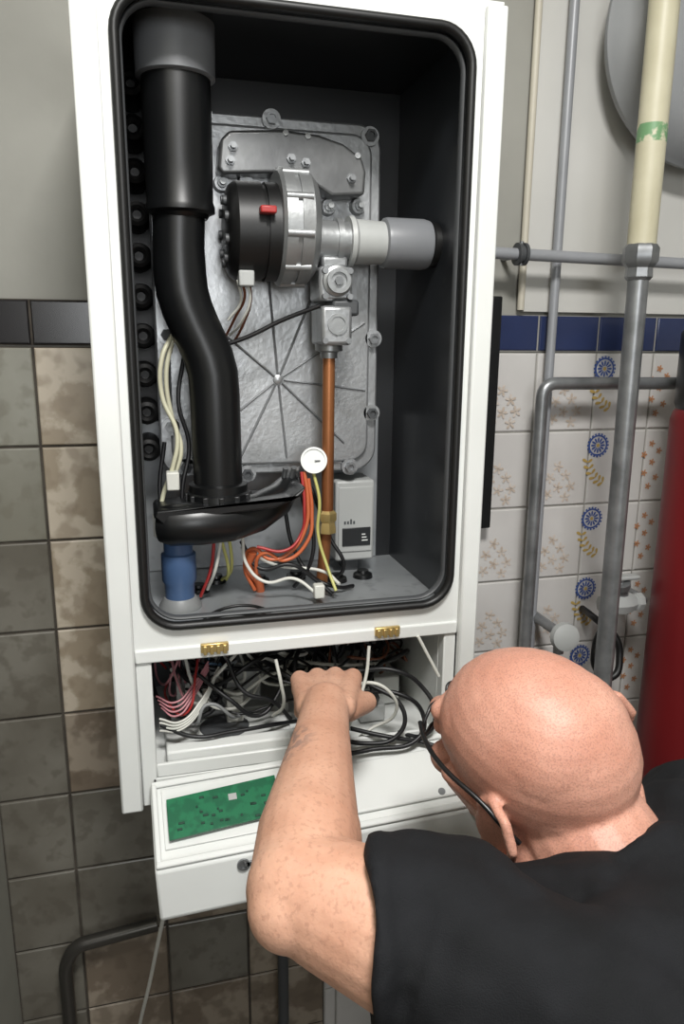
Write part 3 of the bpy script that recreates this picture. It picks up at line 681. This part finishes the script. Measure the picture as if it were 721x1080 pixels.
tr.make('trousers','jeans',man,.008,6,[(.01,.06,'CLOUDS')])
sb=Blob()
for A in(La,Ra):
    d=V((.5,-.85,0)).normalized(); sb.chain([A+V((0,0,-.01)),A+d*.05+V((0,0,-.03)),A+d*.15+V((0,0,-.035))],[.048,.038,.036])
sb.make('shoes','shoe',man,.006,5)
gl=empty('eyeglasses')
for sg,nm,e in((1,'left',.0),(-1,'right',-.006)):
    tube('temple_'+nm,[[H(-.048,sg*(.090+e),-.006),H(-.030,sg*(.094+e),.008),H(-.010,sg*(.093+e),.015),H(.045,sg*(.087+e),.013),H(.080,sg*(.072+e),.006),H(.098,sg*.058,.002)]],.0024,'blackpl',gl)
    cxx=[H(.101-.006*abs(math.cos(t)),sg*(.035+.023*math.cos(t)),-.010+.017*math.sin(t)) for t in [2*math.pi*k/12 for k in range(13)]]
    tube('rim_'+nm,[cxx],.0018,'blackpl',gl)
tube('bridge',[[H(.101,-.012,-.004),H(.108,0,.002),H(.101,.012,-.004)]],.0018,'blackpl',gl)

# ---------------------------------------------------------------- lights
def area(name,loc,tgt,size,power,col=(1,1,1),sy=None):
    L=bpy.data.lights.new(name,'AREA'); L.energy=power; L.size=size; L.color=col
    if sy: L.shape='RECTANGLE'; L.size_y=sy
    o=bpy.data.objects.new(name,L); o.location=loc; o.rotation_euler=(V(tgt)-V(loc)).to_track_quat('-Z','Y').to_euler()
    link(o); return o
area('ceiling_light',(.15,-.15,2.66),(.2,.2,0),.35,44,(1,.985,.96),.35)
area('front_fill_light',(.0,-1.7,1.8),(.25,1.2,1.25),.8,19,(.96,.98,1),.8)  # added soft fill from behind the camera; the room has no window
w=bpy.data.worlds.new('world'); scene.world=w; w.use_nodes=True
w.node_tree.nodes['Background'].inputs[0].default_value=(.6,.62,.65,1); w.node_tree.nodes['Background'].inputs[1].default_value=.4

# ---------------------------------------------------------------- camera
yw,p,r=math.radians(15),math.radians(13.2),math.radians(.5)
F=V((math.sin(yw)*math.cos(p),math.cos(yw)*math.cos(p),-math.sin(p)))
R0=V((math.cos(yw),-math.sin(yw),0)); U0=R0.cross(F)
R=R0*math.cos(r)+U0*math.sin(r); U=U0*math.cos(r)-R0*math.sin(r)
cam=bpy.data.cameras.new('camera'); cam.sensor_fit='VERTICAL'; cam.sensor_height=24; cam.lens=24*790/1080; cam.clip_start=.02
co=bpy.data.objects.new('camera',cam); link(co)
co.matrix_world=Matrix(((R.x,U.x,-F.x,0),(R.y,U.y,-F.y,0),(R.z,U.z,-F.z,1.55),(0,0,0,1)))
scene.camera=co
